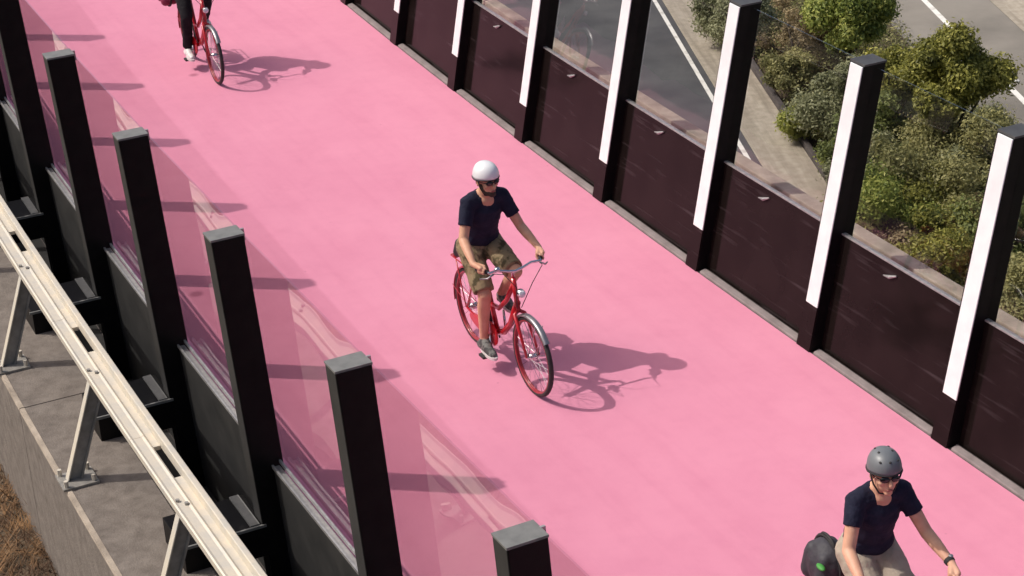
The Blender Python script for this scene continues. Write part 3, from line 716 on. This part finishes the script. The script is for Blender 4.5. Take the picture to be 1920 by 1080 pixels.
    # clothes
    c = MB(); c.cap(hip + Vector((.0, 0, .02)), chest, .132, .142, sq=1.10, side=(1, 0, 0)); c.cap(chest, neck - Vector((.016, 0, .028)), .138, .080, sq=1.12, side=(1, 0, 0), flat1=True)
    for s in (-1, 1): c.cap(neck + Vector((-.035, s * .035, -.01)), S[s] + Vector((-.01, -s * .04, .02)), .052, .054)
    c.cap(S[-1], S[1], .066, .066); c.ell(hip + Vector((.055, 0, .07)), (.125, .165, .10))
    for s in (-1, 1): c.cap(S[s], S[s].lerp(el[s], sleeve), .064, .061, flat1=True)
    skin_part(c, 'shirt', M[top], o, .0085, 3, .020, .09)
    c = MB(); c.ell(hip + Vector((.0, 0, -.02)), (.150, .185, .125))
    for s in (-1, 1):
        pe, ank = foot[s]
        if long_trousers:
            c.cap(H[s], knee[s], .108, .072); c.cap(knee[s], ank + Vector((.0, 0, .01)), .071, .056, flat1=True)
        else:
            e = H[s].lerp(knee[s], .93); c.cap(H[s], e, .112, .088, flat1=True)
    skin_part(c, 'trousers' if long_trousers else 'shorts', M[bottom], o, .0085, 3, .022, .10)
    for s in (-1, 1):
        pe, ank = foot[s]; z0 = pe.z + .012
        sh = MB(); sh.cap(Vector((ank.x - .025, pe.y, z0 + .045)), Vector((pe.x + .075, pe.y, z0 + .035)), .043, .040, sq=.9, side=(0, 1, 0)); sh.cap(ank + Vector((0, 0, -.01)), Vector((pe.x + .01, pe.y, z0 + .05)), .042, .044)
        sh.cap(Vector((pe.x + .075, pe.y, z0 + .032)), Vector((pe.x + .11, pe.y, z0 + .030)), .040, .032)
        so = skin_part(sh, 'shoe', M[shoe], o, .008, 4)
        sl = MB(); vs = []
        for zz in (z0, z0 + .024):
            for k in range(20):
                aa = 2 * PI * k / 20; vs.append((pe.x + .017 + .142 * math.cos(aa), pe.y + .046 * math.sin(aa) * (1.05 if math.cos(aa) > 0 else .85), zz))
        sl.add(vs, [tuple(range(19, -1, -1)), tuple(range(20, 40))] + [(k, (k + 1) % 20, 20 + (k + 1) % 20, 20 + k) for k in range(20)]).build('sole', M[sole], so)
    # hair, beard, lips, sunglasses
    h = MB(); h.ell(hp(-.030, 0, .022), (.086, .082, .075), RM); h.ell(hp(-.045, 0, -.03), (.058, .070, .05), RM)
    skin_part(h, 'hair', M['hair'], o, .008, 3)
    if beard:
        q = MB(); q.ell(hp(.040, 0, -.088), (.052, .052, .036), RM); q.ell(hp(.080, 0, -.098), (.024, .034, .026), RM)
        for s in (-1, 1): q.cap(hp(.012, s * .056, -.03), hp(.035, s * .050, -.075), .016, .018, 8)
        skin_part(q, 'beard', M['hair'], o, .006, 2)
    MB().ell(hp(.0975, 0, -.066), (.006, .021, .0075), RM).build('lips', M['lip'], o, smooth=True)
    g = MB()
    for s in (-1, 1): g.ell(hp(.094, s * .033, .008), (.012, .029, .021), RM @ Matrix.Rotation(s * .28, 3, 'Z'))
    gl = g.build('sunglasses', M['dark_lens'], o, smooth=True)
    g = MB(); g.tube([hp(.104, -.012, .014), hp(.108, 0, .016), hp(.104, .012, .014)], .0035, 6)
    for s in (-1, 1): g.tube([hp(.090, s * .060, .014), hp(.05, s * .082, .014), hp(-.01, s * .086, .006)], .0035, 6)
    g.build('frame', M['dark_lens'], gl, smooth=True)
    # helmet: skate-style shell, lower at the back
    vs = []; fs = []; sg = 32; rg = 12
    for lay, k0 in ((0, 1.0), (1, .93)):
        for i in range(rg + 1):
            la = PI / 2 * (1 - i / rg)
            for k in range(sg):
                aa = 2 * PI * k / sg; fx = math.cos(aa)
                drop = (-.034 if fx < 0 else -.006) * abs(fx) - .026 * (1 - abs(fx)) ** 1.5
                r0 = math.cos(la) ** .82; zz = .104 * math.sin(la) ** .92 if la > 0 else 0.
                zz = zz + drop * (i / rg) ** 3
                vs.append(hp((-.012 + .124 * r0 * fx) * k0, .101 * r0 * math.sin(aa) * k0, .045 + zz * k0))
    L = (rg + 1) * sg
    for i in range(rg):
        for k in range(sg):
            p = i * sg + k; q = i * sg + (k + 1) % sg
            fs.append((p, p + sg, q + sg, q)); fs.append((L + p, L + q, L + q + sg, L + p + sg))
    for k in range(sg): p = rg * sg + k; q = rg * sg + (k + 1) % sg; fs.append((p, L + p, L + q, q))
    he = MB().add(vs, fs).build('helmet', M[helmet], o, smooth=True)
    MB().tube([hp(-.012 + (.124) * math.cos(2 * PI * k / 32), .1015 * math.sin(2 * PI * k / 32), .044 + (-.034 if math.cos(2 * PI * k / 32) < 0 else -.006) * abs(math.cos(2 * PI * k / 32)) - .026 * (1 - abs(math.cos(2 * PI * k / 32))) ** 1.5) for k in range(32)], .0045, 6, True).build('rim_trim', M['rubber'], he, smooth=True)
    if vents:
        for x, y in ((.082, .0), (.062, .052), (.062, -.052), (.0, .04), (.0, -.04), (-.06, .04), (-.06, -.04)):
            rr = math.hypot((x + .012) / .124, y / .101); z = .044 + .104 * math.sqrt(max(0, 1 - rr ** 2.3))
            MB().ell(hp(x, y, z), (.011, .009, .006), RM).build('vent', M['rubber'], he, smooth=True)
    for s in (-1, 1):
        MB().tube([hp(.030, s * .098, .02), hp(.028, s * .078, -.05), hp(.040, s * .045, -.112), hp(.045, 0, -.124)], .0055, 6).build('strap', M['rubber'], he, smooth=True)
    if watch:
        a = el[1].lerp(wr[1], .90); d = (wr[1] - el[1]).normalized()
        wt = MB().cap(a - d * .012, a + d * .012, .0335, .032, flat0=True, flat1=True).build('wristwatch', M['rubber'], o, smooth=False)
        MB().ell(a + Vector((-.004, .010, .030)), (.016, .016, .008)).build('dial', M['silver'], wt, smooth=True)
    return o

def at_front(fx, fy, th):      # rear-axle ground point from the front contact point
    return Vector((fx, fy, 0)) - Vector((math.sin(th), -math.cos(th), 0)) * WB
# the man in the middle
th2 = PHI + .029; L2 = at_front(.137, 14.589, th2); cr2 = -1.25
bicycle('red step-through bicycle ridden by the man in the white helmet', L2, th2, cr2)
rider('man in white helmet, navy t-shirt and khaki camouflage shorts riding mid path', L2, th2, cr2, 'skin', 'navy', 'camo', helmet='white_shell', beard=True, head_yaw=.12, head_pitch=.06, sleeve=.62, lean=.02)
def bag(label, loc, th, x, y, z, size, m, strap_m='rubber', seed=1, roll=0.):
    o = thing('bag', label, 'bag', loc, th - PI / 2)
    R = Matrix.Rotation(roll, 3, 'X')
    b = MB(); a, c, d = size
    for sx in (-1, 1):
        for sy in (-1, 1):
            b.cap(Vector((x + sx * a * .55, y + sy * c * .5, z - d * .45)), Vector((x + sx * a * .45, y + sy * c * .42, z + d * .42)), min(a, c) * .55, min(a, c) * .45)
    b.ell((x, y, z), (a, c, d)); b.xf(Matrix.Translation((x, y, z)) @ R.to_4x4() @ Matrix.Translation((-x, -y, -z)))
    skin_part(b, 'bag_body', M[m], o, .009, 8, .014, .16)
    s = MB(); s.tube([(x - a * .5 * math.cos(u), y, z + d * (.92 + .22 * math.sin(u))) for u in [PI * i / 10 for i in range(11)]], .010, 6); s.build('handle', M[strap_m], o, smooth=True)
    s = MB(); s.tube([(x + a * 1.06 * math.cos(u), y, z + d * 1.04 * math.sin(u)) for u in [2 * PI * i / 30 for i in range(30)]], .012, 6, True); s.build('trim', M[strap_m], o, smooth=True)
    return o
bag('small black bag strapped on the rack behind the white helmeted man', L2, th2, -.07, 0, .835, (.13, .09, .10), 'leather')

# the man at the lower right
th3 = PHI - .10; L3 = Vector((2.14, 10.40, 0)) - Vector((math.sin(th3), -math.cos(th3), 0)) * .42; cr3 = -.6
bicycle('red bicycle of the grey helmeted man at the bottom edge', L3, th3, cr3, rack=True)
rider('man in grey helmet, navy t-shirt and beige shorts at the lower right', L3, th3, cr3, 'skin2', 'navy', 'beige', helmet='grey_shell', head_yaw=-.15, head_pitch=.02, watch=True, lean=.0, dz=-.03, vents=True, sleeve=.52)
bg3 = bag('large slate grey bag behind the hip of the grey helmeted man', L3, th3, -.08, -.12, .72, (.17, .13, .17), 'bagcloth')
MB().ell((.045, -.232, .79), (.045, .022, .014)).build('green_tab', M['green'], bg3, smooth=True)

# the rider cut off at the top
th1 = PHI - .02; L1 = at_front(-3.247, 22.483, th1); cr1 = -1.7
bicycle('red bicycle at the top edge with its rider cut off', L1, th1, cr1)
rider('rider in black trousers and white shoes cut off by the top edge', L1, th1, cr1, 'skin', 'grey_cloth', 'black_cloth', long_trousers=True, shoe='white_leather', sole='white_leather', helmet='white_shell')
bag('crimson bag beside the hip of the rider at the top edge', L1, th1, -.05, -.19, .80, (.16, .10, .14), 'crimson')
